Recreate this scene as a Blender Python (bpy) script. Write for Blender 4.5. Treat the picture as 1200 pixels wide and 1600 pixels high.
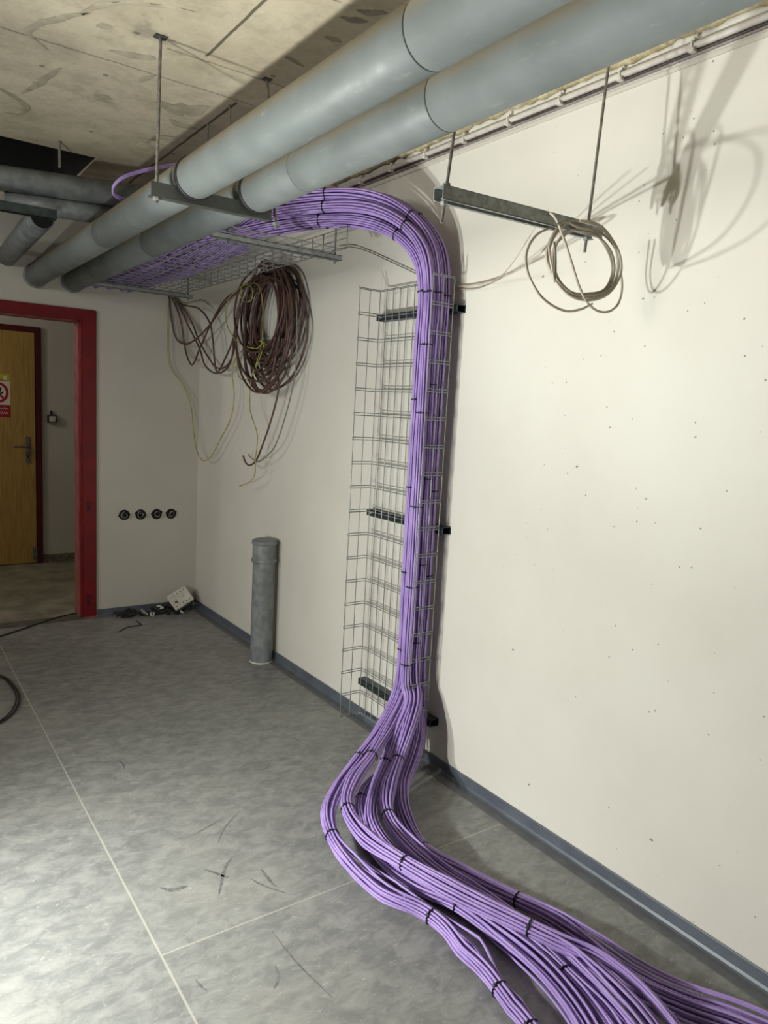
import bpy, bmesh, math, random
from mathutils import Vector, Matrix
sc = bpy.context.scene
for o in list(bpy.data.objects): bpy.data.objects.remove(o)
PI = math.pi
# ------------------------------------------------------------------ camera, world, lights, exposure
CAM_H = 1.512
FPX = 1144.14                       # focal length in pixels of the 1200x1600 frame
def cam_axes(y, p, r):
    cy, sy, cp, sp = math.cos(y), math.sin(y), math.cos(p), math.sin(p)
    f = Vector((sy*cp, cy*cp, sp)); rt = Vector((cy, -sy, 0)); up = rt.cross(f)
    c, s = math.cos(r), math.sin(r)
    return c*rt + s*up, -s*rt + c*up, f
RT, UP, FW = cam_axes(math.radians(35.4997), math.radians(-7.898), math.radians(3.0906))
cd = bpy.data.cameras.new('camera'); cam = bpy.data.objects.new('camera', cd); sc.collection.objects.link(cam)
cd.sensor_fit = 'VERTICAL'; cd.sensor_height = 32.0; cd.lens = 32.0*FPX/1600.0; cd.clip_start = 0.02; cd.clip_end = 60
m = Matrix((RT, UP, -FW)).transposed().to_4x4(); m.translation = Vector((0, 0, CAM_H)); cam.matrix_world = m
sc.camera = cam
w = bpy.data.worlds.new('world'); sc.world = w; w.use_nodes = True
w.node_tree.nodes['Background'].inputs[0].default_value = (0.8, 0.85, 1, 1)
w.node_tree.nodes['Background'].inputs[1].default_value = 0.01
sc.view_settings.view_transform = 'Standard'; sc.view_settings.look = 'None'
sc.view_settings.exposure = 0.0; sc.view_settings.gamma = 1.0
def lamp(name, kind, loc, power, color=(1, 1, 1), size=0.05, aim=None, spot=None, blend=0.5):
    l = bpy.data.lights.new(name, kind); l.energy = power; l.color = color
    if kind == 'AREA': l.size = size
    else: l.shadow_soft_size = size
    if spot: l.spot_size = math.radians(spot); l.spot_blend = blend
    o = bpy.data.objects.new(name, l); sc.collection.objects.link(o); o.location = loc
    if aim is not None: o.rotation_euler = (Vector(aim) - Vector(loc)).to_track_quat('-Z', 'Y').to_euler()
    return o
# twin heads of the site work light standing just left of the frame
LC = (0.97, 1.0, 0.955)
P_POINT, P_AREA, P_SPOT, P_CORR, P_UP, P_FILL = 7, 18.5, 52, 19, 82, 94
for ly, lz in ((1.86, 0.84), (2.22, 0.87)):
    lamp('work_light', 'POINT', (-0.30, ly, lz), P_POINT, LC, 0.032)
    lamp('work_light', 'AREA', (-0.295, ly, lz), P_AREA, LC, 0.065, (0.70, ly-0.32, lz+0.22))
    lamp('work_light', 'SPOT', (-0.30, ly, lz), P_SPOT, LC, 0.032, (0.20, 2.0, 0.0), 110, 1.0)
    lamp('work_light', 'SPOT', (-0.30, ly, lz), P_UP, LC, 0.032, (1.75, 1.2, 3.0), 84, 1.0)
lamp('corridor_light', 'POINT', (-0.6, 6.0, 2.2), P_CORR, (1.0, 0.95, 0.86), 0.12)
# added unseen soft fill far left of the camera, evening out the right wall
lamp('room_fill', 'AREA', (-3.6, 1.9, 2.40), P_FILL, (1.0, 0.99, 0.95), 1.2, (1.96, 2.4, 1.4))

W, D, H = 1.96, 5.10, 2.64          # right wall x, back wall y, ceiling z
D2 = 6.99                           # far wall of the corridor
# ------------------------------------------------------------------ helpers
col = sc.collection
def at(px, py, axis, val):
    """point of the place seen at a frame position, on the plane axis = val"""
    d = RT*((px-600)/FPX) - UP*((py-800)/FPX) + FW
    o = Vector((0, 0, CAM_H)); t = (val - o[axis])/d[axis]
    return o + d*t
def at_plane(px, py, p0, nrm):
    d = RT*((px-600)/FPX) - UP*((py-800)/FPX) + FW; o = Vector((0, 0, CAM_H)); nrm = Vector(nrm)
    return o + d*((Vector(p0)-o).dot(nrm)/d.dot(nrm))
class MB:
    def __init__(s): s.v = []; s.f = []; s.sm = []; s.mi = []
    def add(s, vs, fs, smooth=False, mi=0):
        b = len(s.v); s.v += [tuple(v) for v in vs]; s.f += [tuple(b+i for i in f) for f in fs]
        s.sm += [smooth]*len(fs); s.mi += [mi]*len(fs); return s
    def box(s, x0, x1, y0, y1, z0, z1, mat=None, mi=0):
        vs = [Vector((x, y, z)) for z in (z0, z1) for y in (y0, y1) for x in (x0, x1)]
        if mat is not None: vs = [mat @ v for v in vs]
        return s.add(vs, [(0,2,3,1),(4,5,7,6),(0,1,5,4),(2,6,7,3),(0,4,6,2),(1,3,7,5)], False, mi)
    def bbox(s, x0, x1, y0, y1, z0, z1, bev=0.003, seg=2, mat=None, mi=0):
        bm = bmesh.new(); bmesh.ops.create_cube(bm, size=1)
        for v in bm.verts: v.co = Vector(((x0+x1)/2+v.co.x*(x1-x0), (y0+y1)/2+v.co.y*(y1-y0), (z0+z1)/2+v.co.z*(z1-z0)))
        bmesh.ops.bevel(bm, geom=bm.edges[:], offset=bev, segments=seg, affect='EDGES')
        if mat is not None: bmesh.ops.transform(bm, matrix=mat, verts=bm.verts)
        bm.verts.index_update()
        s.add([v.co.copy() for v in bm.verts], [[v.index for v in f.verts] for f in bm.faces], False, mi); bm.free(); return s
    def tube(s, pts, r, n=8, cap=True, smooth=True, closed=False, mi=0):
        pts = [Vector(p) for p in pts]; N = len(pts); fr = frames(pts, closed); vs = []
        for i, (p, (t, a, b)) in enumerate(zip(pts, fr)):
            rr = r[i] if isinstance(r, (list, tuple)) else r
            for k in range(n):
                q = 2*PI*k/n; vs.append(p + (a*math.cos(q) + b*math.sin(q))*rr)
        fs = []
        for i in range(N if closed else N-1):
            j = (i+1) % N
            for k in range(n):
                l = (k+1) % n; fs.append((i*n+k, i*n+l, j*n+l, j*n+k))
        s.add(vs, fs, smooth, mi)
        if cap and not closed:
            s.add(vs[:n][::-1], [tuple(range(n))], False, mi); s.add(vs[-n:], [tuple(range(n))], False, mi)
        return s
    def lathe(s, prof, origin, axis, n=40, smooth=True, mi=0):
        """prof = [(distance along axis, radius)]"""
        ax = Vector(axis).normalized(); a = ax.orthogonal().normalized(); b = ax.cross(a); vs = []
        for d, r in prof:
            for k in range(n):
                q = 2*PI*k/n; vs.append(Vector(origin) + ax*d + (a*math.cos(q) + b*math.sin(q))*r)
        fs = []
        for i in range(len(prof)-1):
            for k in range(n):
                l = (k+1) % n; fs.append((i*n+k, i*n+l, (i+1)*n+l, (i+1)*n+k))
        return s.add(vs, fs, smooth, mi)
    def build(s, name, mats, parent=None, recalc=True):
        me = bpy.data.meshes.new(name); me.from_pydata(s.v, [], s.f)
        if not isinstance(mats, (list, tuple)): mats = [mats]
        for m_ in mats: me.materials.append(m_)
        me.polygons.foreach_set('use_smooth', s.sm); me.polygons.foreach_set('material_index', s.mi)
        if recalc:
            bm = bmesh.new(); bm.from_mesh(me)
            bmesh.ops.recalc_face_normals(bm, faces=bm.faces[:])
            bm.to_mesh(me); bm.free()
        me.update()
        o = bpy.data.objects.new(name, me); col.objects.link(o)
        if parent is not None:
            o.parent = parent
            if parent.type == 'EMPTY' or True: o.matrix_parent_inverse = parent_world(parent).inverted()
        return o
def parent_world(o):
    mm = Matrix.LocRotScale(o.location, o.rotation_euler, o.scale)
    if o.parent is None: return mm
    return parent_world(o.parent) @ o.matrix_parent_inverse @ mm
def frames(pts, closed=False):
    N = len(pts); T = []
    for i in range(N):
        if closed: t = pts[(i+1) % N] - pts[i-1]
        else: t = pts[min(i+1, N-1)] - pts[max(i-1, 0)]
        if t.length < 1e-9: t = Vector((0, 0, 1))
        T.append(t.normalized())
    a = T[0].orthogonal().normalized()
    if abs(T[0].x) < 0.9: a = (Vector((1, 0, 0)) - T[0]*T[0].x).normalized()
    out = []
    for t in T:
        a = a - t*a.dot(t)
        if a.length < 1e-6: a = t.orthogonal()
        a = a.normalized(); out.append((t, a, t.cross(a)))
    return out
def spline(P, step=0.02):
    """centripetal-ish Catmull-Rom through the points, resampled evenly"""
    P = [Vector(p) for p in P]
    if len(P) < 3: P = [P[0], (P[0]+P[-1])/2, P[-1]]
    Q = [P[0]*2-P[1]] + P + [P[-1]*2-P[-2]]; dense = []
    for i in range(1, len(Q)-2):
        p0, p1, p2, p3 = Q[i-1], Q[i], Q[i+1], Q[i+2]
        d1 = max((p2-p1).length, 1e-6); d0 = max((p1-p0).length, 1e-6); d2 = max((p3-p2).length, 1e-6)
        m1 = ((p1-p0)/d0*d1 + (p2-p1))/ (d0+d1) * d1 if False else (p2-p0)/(d0+d1)*d1
        m2 = (p3-p1)/(d1+d2)*d1
        K = max(3, int(d1/step*2))
        for k in range(K):
            t = k/K; t2 = t*t; t3 = t2*t
            dense.append(p1*(2*t3-3*t2+1) + m1*(t3-2*t2+t) + p2*(-2*t3+3*t2) + m2*(t3-t2))
    dense.append(P[-1])
    L = [0]
    for i in range(1, len(dense)): L.append(L[-1] + (dense[i]-dense[i-1]).length)
    n = max(3, int(L[-1]/step)); out = []; j = 0
    for k in range(n+1):
        s_ = L[-1]*k/n
        while j < len(L)-2 and L[j+1] < s_: j += 1
        d = L[j+1]-L[j]; t = (s_-L[j])/d if d > 1e-9 else 0
        out.append(dense[j].lerp(dense[j+1], min(max(t, 0), 1)))
    return out
def tag(o, label=None, cat=None, group=None, kind=None):
    if label: o['label'] = label
    if cat: o['category'] = cat
    if group: o['group'] = group
    if kind: o['kind'] = kind
    return o
def empty(name, loc=(0, 0, 0)):
    o = bpy.data.objects.new(name, None); col.objects.link(o); o.location = loc; o.empty_display_size = 0.05; return o
def dup(src, parent, offset):
    c = src.copy(); col.objects.link(c); c.parent = parent; c.matrix_parent_inverse = parent_world(parent).inverted()
    c.location = Vector(src.location) + Vector(offset); return c
# ------------------------------------------------------------------ materials
def srgb(r, g, b):
    f = lambda c: (c/255/12.92 if c/255 <= 0.04045 else ((c/255+0.055)/1.055)**2.4)
    return (f(r), f(g), f(b), 1)
def mat(name, color, rough=0.6, metal=0.0, spec=0.5):
    m_ = bpy.data.materials.new(name); m_.use_nodes = True; b = m_.node_tree.nodes['Principled BSDF']
    b.inputs['Base Color'].default_value = color; b.inputs['Roughness'].default_value = rough
    b.inputs['Metallic'].default_value = metal; b.inputs['Specular IOR Level'].default_value = spec
    return m_
class NT:
    def __init__(s, m_):
        s.t = m_.node_tree; s.b = s.t.nodes['Principled BSDF']; s.pos = s.new('ShaderNodeNewGeometry').outputs['Position']
        s.sep = s.new('ShaderNodeSeparateXYZ'); s.link(s.pos, s.sep.inputs[0])
    def new(s, k, **kw):
        n = s.t.nodes.new(k)
        for a, v in kw.items(): setattr(n, a, v)
        return n
    def link(s, a, b): s.t.links.new(a, b)
    def put(s, sock, v):
        if hasattr(v, 'is_linked') or isinstance(v, bpy.types.NodeSocket): s.link(v, sock)
        else: sock.default_value = v
    def scale(s, v, off=(0, 0, 0), rot=(0, 0, 0)):
        n = s.new('ShaderNodeMapping'); s.link(s.pos, n.inputs[0]); n.inputs['Scale'].default_value = v
        n.inputs['Location'].default_value = off; n.inputs['Rotation'].default_value = rot; return n.outputs[0]
    def noise(s, sc_, det=4, rough=0.5, vec=None, dist=0.0):
        n = s.new('ShaderNodeTexNoise'); n.inputs['Scale'].default_value = sc_; n.inputs['Detail'].default_value = det
        n.inputs['Roughness'].default_value = rough; n.inputs['Distortion'].default_value = dist
        s.link(vec if vec is not None else s.pos, n.inputs['Vector']); return n.outputs['Fac']
    def vor(s, sc_, vec=None, feat='F1'):
        n = s.new('ShaderNodeTexVoronoi', feature=feat); n.inputs['Scale'].default_value = sc_
        s.link(vec if vec is not None else s.pos, n.inputs['Vector']); return n
    def ramp(s, v, a, b, c0=0.0, c1=1.0):
        n = s.new('ShaderNodeMapRange'); n.interpolation_type = 'SMOOTHSTEP'; s.put(n.inputs['Value'], v)
        n.inputs['From Min'].default_value = a; n.inputs['From Max'].default_value = b
        n.inputs['To Min'].default_value = c0; n.inputs['To Max'].default_value = c1; return n.outputs[0]
    def math(s, op, a, b=0.0, c=None):
        n = s.new('ShaderNodeMath', operation=op); s.put(n.inputs[0], a); s.put(n.inputs[1], b)
        if c is not None: s.put(n.inputs[2], c)
        return n.outputs[0]
    def mix(s, f, a, b):
        n = s.new('ShaderNodeMix', data_type='RGBA'); s.put(n.inputs['Factor'], f)
        s.put(n.inputs[6], a); s.put(n.inputs[7], b); return n.outputs[2]
    def color(s, v): s.link(v, s.b.inputs['Base Color'])
    def bump(s, v, strength=0.2, dist=0.01):
        n = s.new('ShaderNodeBump'); n.inputs['Strength'].default_value = strength; n.inputs['Distance'].default_value = dist
        s.link(v, n.inputs['Height']); s.link(n.outputs[0], s.b.inputs['Normal'])
    def line(s, comp, at_, half, soft=0.002):
        d = s.math('ABSOLUTE', s.math('SUBTRACT', s.sep.outputs[comp], at_))
        return s.ramp(d, half, half+soft, 1.0, 0.0)
def mottled(name, c1, c2, sc_=3.0, rough=0.6, metal=0.0, spec=0.5, bump=0.0, bsc=60, r2=None):
    m_ = mat(name, c1, rough, metal, spec); n = NT(m_)
    f = n.noise(sc_, 6, 0.6); n.color(n.mix(n.ramp(f, 0.35, 0.65), c1, c2))
    if r2 is not None: n.link(n.ramp(n.noise(sc_*2, 4), 0.35, 0.65, rough, r2), n.b.inputs['Roughness'])
    if bump: n.bump(n.noise(bsc, 4), bump, 0.004)
    return m_
# painted concrete wall with pinholes
def make_wall(name, c1, c2, holes=True):
    m_ = mat(name, c1, 0.75, 0, 0.3); n = NT(m_)
    base = n.mix(n.ramp(n.noise(1.3, 5, 0.55), 0.3, 0.7), c1, c2)
    h = n.noise(25, 5, 0.6)
    if holes:
        v = n.vor(26, n.scale((0, 1, 1))); rnd = n.new('ShaderNodeSeparateColor'); n.link(v.outputs['Color'], rnd.inputs[0])
        d = n.math('ADD', v.outputs['Distance'], n.math('MULTIPLY', n.noise(160, 2), 0.05))
        small = n.math('MULTIPLY', n.ramp(d, 0.085, 0.12, 1, 0), n.ramp(rnd.outputs[0], 0.55, 0.57))
        dens = n.math('MULTIPLY', n.ramp(n.noise(1.6, 2), 0.40, 0.52), n.ramp(n.sep.outputs[1], 1.5, 2.15, 1, 0))
        small = n.math('MULTIPLY', small, dens)
        v2 = n.vor(6, n.scale((0, 1, 1.6), (0, 1.1, 0.4))); rnd2 = n.new('ShaderNodeSeparateColor'); n.link(v2.outputs['Color'], rnd2.inputs[0])
        d2 = n.math('ADD', v2.outputs['Distance'], n.math('MULTIPLY', n.noise(90, 3), 0.06))
        big = n.math('MULTIPLY', n.ramp(d2, 0.055, 0.075, 1, 0), n.ramp(rnd2.outputs[0], 0.5, 0.52))
        big = n.math('MULTIPLY', big, n.ramp(n.sep.outputs[1], 1.9, 2.3, 1, 0))
        allh = n.math('MAXIMUM', n.math('MULTIPLY', small, 0.7), n.math('MULTIPLY', big, 0.7))
        base = n.mix(allh, base, srgb(90, 84, 76))
        h = n.math('SUBTRACT', n.math('MULTIPLY', h, 0.25), allh)
    n.color(base); n.bump(h, 0.25, 0.003)
    return m_
M = {}
M['wall'] = make_wall('painted_concrete', srgb(214, 211, 201), srgb(207, 203, 193))
M['wall_back'] = make_wall('painted_plaster', srgb(200, 196, 185), srgb(192, 187, 176), False)
# ceiling
def make_ceiling():
    m_ = mat('bare_concrete', srgb(190, 180, 160), 0.85, 0, 0.25); n = NT(m_)
    base = n.mix(n.ramp(n.noise(1.1, 6, 0.6), 0.35, 0.65), srgb(206, 195, 172), srgb(176, 165, 143))
    base = n.mix(n.ramp(n.noise(7, 8, 0.72), 0.42, 0.68, 0, 0.4), base, srgb(128, 118, 101))
    st = n.ramp(n.noise(2.3, 7, 0.62, n.scale((1, 1, 1), (5.2, 3.3, 0)), 0.4), 0.60, 0.68)
    base = n.mix(n.math('MULTIPLY', st, 0.45), base, srgb(104, 98, 87))
    v = n.vor(9, n.scale((1, 1, 0))); rnd = n.new('ShaderNodeSeparateColor'); n.link(v.outputs['Color'], rnd.inputs[0])
    sp = n.math('MULTIPLY', n.ramp(v.outputs['Distance'], 0.07, 0.12, 1, 0), n.ramp(rnd.outputs[0], 0.55, 0.57))
    base = n.mix(n.math('MULTIPLY', sp, 0.6), base, srgb(84, 77, 66))
    wob = n.math('MULTIPLY', n.math('SUBTRACT', n.noise(6, 3), 0.5), 0.02)
    def ln(comp, a, half):
        d = n.math('ABSOLUTE', n.math('SUBTRACT', n.math('ADD', n.sep.outputs[comp], wob), a)); return n.ramp(d, half, half+0.004, 1, 0)
    near = n.ramp(n.sep.outputs[1], 2.50, 2.52, 1, 0)
    l1 = n.math('MULTIPLY', ln(0, 0.967, 0.003), near)
    l2 = ln(1, 2.77, 0.0015)
    l3 = n.math('MULTIPLY', ln(0, 1.2, 0.004), n.ramp(n.sep.outputs[1], 2.78, 2.8))
    l4 = n.math('MULTIPLY', ln(1, 2.545, 0.002), n.ramp(n.sep.outputs[0], 0.84, 0.86))
    ls = n.math('MAXIMUM', n.math('MAXIMUM', l1, n.math('MULTIPLY', l2, 0.6)), n.math('MAXIMUM', l3, n.math('MULTIPLY', l4, 0.5)))
    base = n.mix(n.math('MULTIPLY', ls, 0.8), base, srgb(58, 52, 44))
    n.color(base); n.bump(n.math('SUBTRACT', n.noise(18, 8, 0.65), n.math('MULTIPLY', ls, 2.0)), 0.45, 0.006)
    return m_
M['ceiling'] = make_ceiling()
M['cement'] = mottled('cement_smear', srgb(158, 149, 130), srgb(176, 166, 146), 20, 0.9)
M['cement_dark'] = mottled('damp_patch', srgb(116, 108, 95), srgb(136, 128, 112), 20, 0.9)
M['scuff'] = mottled('rubber_scuff', srgb(92, 92, 92), srgb(122, 122, 120), 70, 0.5)
def make_floor():
    m_ = mat('marbled_vinyl', srgb(112, 114, 115), 0.42, 0, 0.5); n = NT(m_)
    a = n.noise(12, 9, 0.72, n.scale((1.0, 1.6, 1), rot=(0, 0, 0.5)), 0.5)
    b = n.noise(46, 7, 0.72, n.scale((1.0, 2.4, 1), rot=(0, 0, -0.6)), 0.7)
    base = n.mix(n.ramp(a, 0.36, 0.66), srgb(114, 115, 113), srgb(142, 142, 138))
    base = n.mix(n.ramp(b, 0.56, 0.72, 0, 0.65), base, srgb(184, 183, 174))
    base = n.mix(n.ramp(b, 0.28, 0.42, 0.45, 0), base, srgb(100, 101, 101))
    c = n.noise(1.6, 4, 0.6)
    base = n.mix(n.ramp(c, 0.45, 0.7, 0, 0.3), base, srgb(162, 160, 150))
    # scuffs
    s1 = n.noise(5.5, 6, 0.75, n.scale((3.2, 0.8, 1), (1.5, 7.3, 0), (0, 0, 0.5)), 2.0)
    s2 = n.noise(6.5, 6, 0.75, n.scale((0.8, 3.4, 1), (4.5, 2.3, 0), (0, 0, -0.25)), 2.0)
    sc1 = n.math('MAXIMUM', n.ramp(s1, 0.69, 0.76, 0, 0.5), n.ramp(s2, 0.70, 0.77, 0, 0.5))
    base = n.mix(sc1, base, srgb(56, 56, 58))
    v = n.vor(11, n.scale((1, 1, 0))); rnd = n.new('ShaderNodeSeparateColor'); n.link(v.outputs['Color'], rnd.inputs[0])
    crumbs = n.math('MULTIPLY', n.ramp(v.outputs['Distance'], 0.02, 0.035, 1, 0), n.ramp(rnd.outputs[1], 0.75, 0.77))
    base = n.mix(n.math('MULTIPLY', crumbs, 0.7), base, srgb(190, 186, 176))
    l1 = n.line(0, 0.612, 0.0024, 0.0016)
    l2 = n.math('MULTIPLY', n.line(1, 1.797, 0.0018, 0.0016), n.ramp(n.sep.outputs[0], 0.611, 0.613))
    ls = n.math('MAXIMUM', l1, l2)
    base = n.mix(n.math('MULTIPLY', ls, 0.6), base, srgb(178, 174, 162))
    n.color(base)
    n.link(n.ramp(n.noise(14, 6, 0.7), 0.35, 0.65, 0.38, 0.56), n.b.inputs['Roughness'])
    n.bump(n.math('ADD', n.math('MULTIPLY', n.noise(55, 5, 0.6), 0.6), n.math('MULTIPLY', ls, -1.0)), 0.12, 0.003)
    return m_
M['floor'] = make_floor()
M['corr_floor'] = mottled('dusty_terrazzo', srgb(150, 143, 124), srgb(118, 112, 98), 5, 0.7, bump=0.1)
M['threshold'] = mottled('threshold_dirt', srgb(74, 72, 66), srgb(98, 94, 86), 12, 0.8)
M['base'] = mottled('blue_grey_skirting', srgb(92, 98, 108), srgb(80, 86, 95), 8, 0.4)
M['cove'] = mottled('floor_edge_strip', srgb(92, 94, 96), srgb(104, 106, 107), 14, 0.45)
M['stone'] = mottled('terrazzo_skirting', srgb(128, 120, 104), srgb(82, 76, 66), 40, 0.6)
M['pvc'] = mottled('grey_pvc', srgb(138, 146, 147), srgb(124, 131, 132), 4, 0.50, spec=0.45, r2=0.64, bump=0.05)
def make_dusty():
    m_ = M['pvc']; n = NT(m_); b = n.b
    geo = n.new('ShaderNodeNewGeometry'); s_ = n.new('ShaderNodeSeparateXYZ'); n.link(geo.outputs['Normal'], s_.inputs[0])
    base = n.mix(n.ramp(n.noise(3, 6, 0.6), 0.35, 0.65), srgb(110, 115, 114), srgb(95, 100, 99))
    dust = n.math('MULTIPLY', n.ramp(s_.outputs[2], -0.15, 0.65), n.ramp(n.noise(6, 5), 0.25, 0.6, 0.5, 1.0))
    base = n.mix(dust, base, srgb(116, 106, 84))
    # wipe marks and scratches of dust along the pipe
    st = n.ramp(n.noise(14, 5, 0.7, n.scale((2.4, 0.45, 2.4))), 0.6, 0.72, 0, 0.35)
    base = n.mix(st, base, srgb(146, 150, 145)); n.color(base)
make_dusty()
M['pvc_old'] = mottled('weathered_grey_pvc', srgb(106, 110, 111), srgb(130, 134, 134), 16, 0.38, r2=0.55, bump=0.1)
M['rubber'] = mat('black_rubber', srgb(22, 22, 24), 0.6)
M['galv'] = mottled('galvanised_steel', srgb(160, 163, 159), srgb(134, 138, 135), 55, 0.42, 0.3, r2=0.5)
M['galv_dark'] = mottled('dull_zinc_steel', srgb(74, 84, 86), srgb(58, 66, 68), 25, 0.42, 0.6)
M['wire'] = mat('zinc_wire', srgb(140, 144, 142), 0.32, 0.4)
M['bar'] = mottled('grey_steel_bar', srgb(88, 90, 86), srgb(72, 74, 71), 12, 0.5, 0.4)
M['rod'] = mottled('threaded_rod_steel', srgb(138, 134, 126), srgb(108, 105, 99), 60, 0.45, 0.3)
M['purple'] = mottled('purple_cable_jacket', srgb(168, 142, 203), srgb(152, 127, 188), 9, 0.46, spec=0.4)
M['tie'] = mat('black_nylon', srgb(16, 14, 20), 0.5)
M['brown'] = mottled('brown_cable_jacket', srgb(94, 68, 60), srgb(72, 50, 44), 8, 0.5)
M['blackcable'] = mat('black_cable_jacket', srgb(34, 32, 33), 0.5)
M['white_cable'] = mottled('off_white_cable', srgb(186, 178, 162), srgb(160, 150, 134), 12, 0.5)
M['grey_wire'] = mat('grey_wire', srgb(120, 118, 110), 0.5)
M['yg'] = mottled('yellow_green_wire', srgb(178, 170, 88), srgb(140, 142, 74), 26, 0.45)
M['red'] = mottled('red_gloss_paint', srgb(120, 7, 18), srgb(104, 5, 15), 9, 0.38, bump=0.05)
M['wine'] = mottled('dark_red_paint', srgb(84, 8, 20), srgb(70, 6, 16), 9, 0.4)
M['jamb'] = mottled('worn_pink_paint', srgb(150, 84, 78), srgb(128, 64, 60), 12, 0.6)
def make_wood():
    m_ = mat('oak_veneer', srgb(176, 138, 70), 0.45); n = NT(m_)
    g = n.noise(7, 6, 0.6, n.scale((14, 1, 0.7)), 0.6)
    n.color(n.mix(n.ramp(g, 0.3, 0.7), srgb(186, 152, 84), srgb(160, 124, 62))); return m_
M['wood'] = make_wood()
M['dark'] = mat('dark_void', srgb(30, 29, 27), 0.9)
M['nickel'] = mottled('brushed_metal', srgb(140, 138, 134), srgb(110, 108, 104), 20, 0.4, 0.7)
M['white_plastic'] = mottled('white_plastic', srgb(216, 212, 200), srgb(196, 192, 180), 20, 0.45)
M['sign_white'] = mat('sign_white', srgb(226, 216, 196), 0.5)
M['sign_red'] = mat('sign_red', srgb(160, 24, 34), 0.5)
M['sign_black'] = mat('sign_black', srgb(16, 16, 16), 0.5)
M['sign_yellow'] = mat('sticker_yellow', srgb(196, 184, 60), 0.5)
M['sign_green'] = mat('sticker_green', srgb(70, 110, 50), 0.5)
M['foam'] = mottled('yellowed_foam_sealant', srgb(196, 184, 150), srgb(150, 136, 98), 24, 0.85, bump=0.6, bsc=70)
M['conduit'] = mottled('pale_conduit', srgb(200, 193, 186), srgb(184, 176, 169), 14, 0.45)
M['dark_strip'] = mottled('shadow_line', srgb(74, 64, 62), srgb(58, 50, 50), 14, 0.5)
M['grey_strip'] = mottled('grey_cable', srgb(140, 132, 127), srgb(120, 112, 108), 14, 0.5)
# ------------------------------------------------------------------ structure
def struct(mb, name, mats):
    o = mb.build(name, mats); o['kind'] = 'structure'; return o
XL, YR = -6.0, -6.0
floor = struct(MB().box(XL, W+0.1, YR, D+0.06, -0.1, 0.0), 'floor', M['floor'])
struct(MB().box(XL, 3.2, D+0.06, D2+0.1, -0.1, -0.002), 'floor_corridor', M['corr_floor'])
struct(MB().box(W, W+0.15, YR, D+0.15, 0, H+0.4), 'wall_right', M['wall'])
DX0, DX1, DZ = 0.20, 1.165, 1.985      # door opening in the back wall
mb = MB(); mb.box(DX1+0.02, W, D, D+0.15, 0, H+0.4); mb.box(XL, DX0-0.02, D, D+0.15, 0, H+0.4); mb.box(DX0-0.02, DX1+0.02, D, D+0.15, DZ+0.02, H+0.4)
struct(mb, 'wall_back', M['wall_back'])
struct(MB().box(XL-0.1, XL, YR, D, 0, H), 'wall_left', M['wall_back'])
struct(MB().box(XL, W, YR-0.1, YR, 0, H), 'wall_rear', M['wall_back'])
# ceiling slab with the dark opening
HX, HY0, HY1 = 0.962, 3.885, 4.86
mb = MB(); mb.box(XL, W, YR, HY0, H, H+0.2); mb.box(HX, W, HY0, HY1, H, H+0.2); mb.box(XL, W, HY1, D, H, H+0.2)
ceil = struct(mb, 'ceiling', M['ceiling'])
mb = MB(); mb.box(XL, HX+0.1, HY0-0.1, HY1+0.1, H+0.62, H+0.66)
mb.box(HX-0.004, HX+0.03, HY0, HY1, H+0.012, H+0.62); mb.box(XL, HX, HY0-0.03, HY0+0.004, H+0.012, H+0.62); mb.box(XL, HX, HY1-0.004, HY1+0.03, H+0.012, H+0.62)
struct(mb, 'ceiling_recess', M['dark'])  # dark lining puts the opening's shade into colour over the slab sides
struct(MB().box(XL, W, 4.93, D, 2.335, H), 'trim_1', M['wall_back'])
# cement smears and damp patches on the ceiling: thin ragged patches with their own relief
random.seed(4)
def patch(pts, widths, mname, seed=0):
    rnd = random.Random(seed); P = spline([at(x, y, 2, H) for x, y in pts], 0.012); mb = MB(); n = len(P); vs = []
    for i, p in enumerate(P):
        t = i/(n-1); k = t*(len(widths)-1); a = int(min(k, len(widths)-2)); wd = widths[a]+(widths[a+1]-widths[a])*(k-a)
        tg = (P[min(i+1, n-1)]-P[max(i-1, 0)]); tg.z = 0; tg.normalize(); nn = Vector((-tg.y, tg.x, 0))
        w1 = wd*(0.85+0.25*math.sin(i*0.7+seed)+0.12*rnd.random()); w2 = wd*(0.85+0.25*math.sin(i*0.53+seed*2)+0.12*rnd.random()); w1 *= math.sin(PI*(t*0.94+0.03))**0.5; w2 *= math.sin(PI*(t*0.94+0.03))**0.5
        for q in (-w1, -w1*0.6, w2*0.6, w2): vs.append(Vector((p.x+nn.x*q, p.y+nn.y*q, H-(0.0015 if abs(q) < wd*0.7 else -0.0003))))
    fs = [(i*4+k, i*4+k+1, i*4+4+k+1, i*4+4+k) for i in range(n-1) for k in range(3)]
    mb.add(vs, fs, True); return mb.build('cement_smear', M[mname], ceil)
patch([(75, 78), (60, 66), (43, 50), (62, 38), (100, 27), (140, 20)], [0.008, 0.014, 0.018, 0.02, 0.014], 'cement', 1)
patch([(128, 22), (146, 12), (190, 5), (240, 8), (304, 18)], [0.02, 0.016, 0.012, 0.013, 0.012], 'cement', 2)
patch([(96, 106), (74, 120), (55, 134), (34, 146)], [0.01, 0.02, 0.02, 0.01], 'cement', 3)
patch([(0, 138), (22, 152), (40, 164), (30, 178), (8, 176)], [0.02, 0.022, 0.02, 0.02, 0.008], 'cement', 4)
patch([(150, 40), (160, 41), (176, 42)], [0.012, 0.03, 0.012], 'cement', 5)
patch([(170, 78), (205, 86), (243, 92)], [0.01, 0.03, 0.03], 'cement', 6)
patch([(216, 128), (230, 122), (242, 118)], [0.01, 0.02, 0.01], 'cement', 7)
patch([(244, 158), (268, 168), (300, 172), (326, 166)], [0.03, 0.07, 0.07, 0.02], 'cement', 8)
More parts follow.
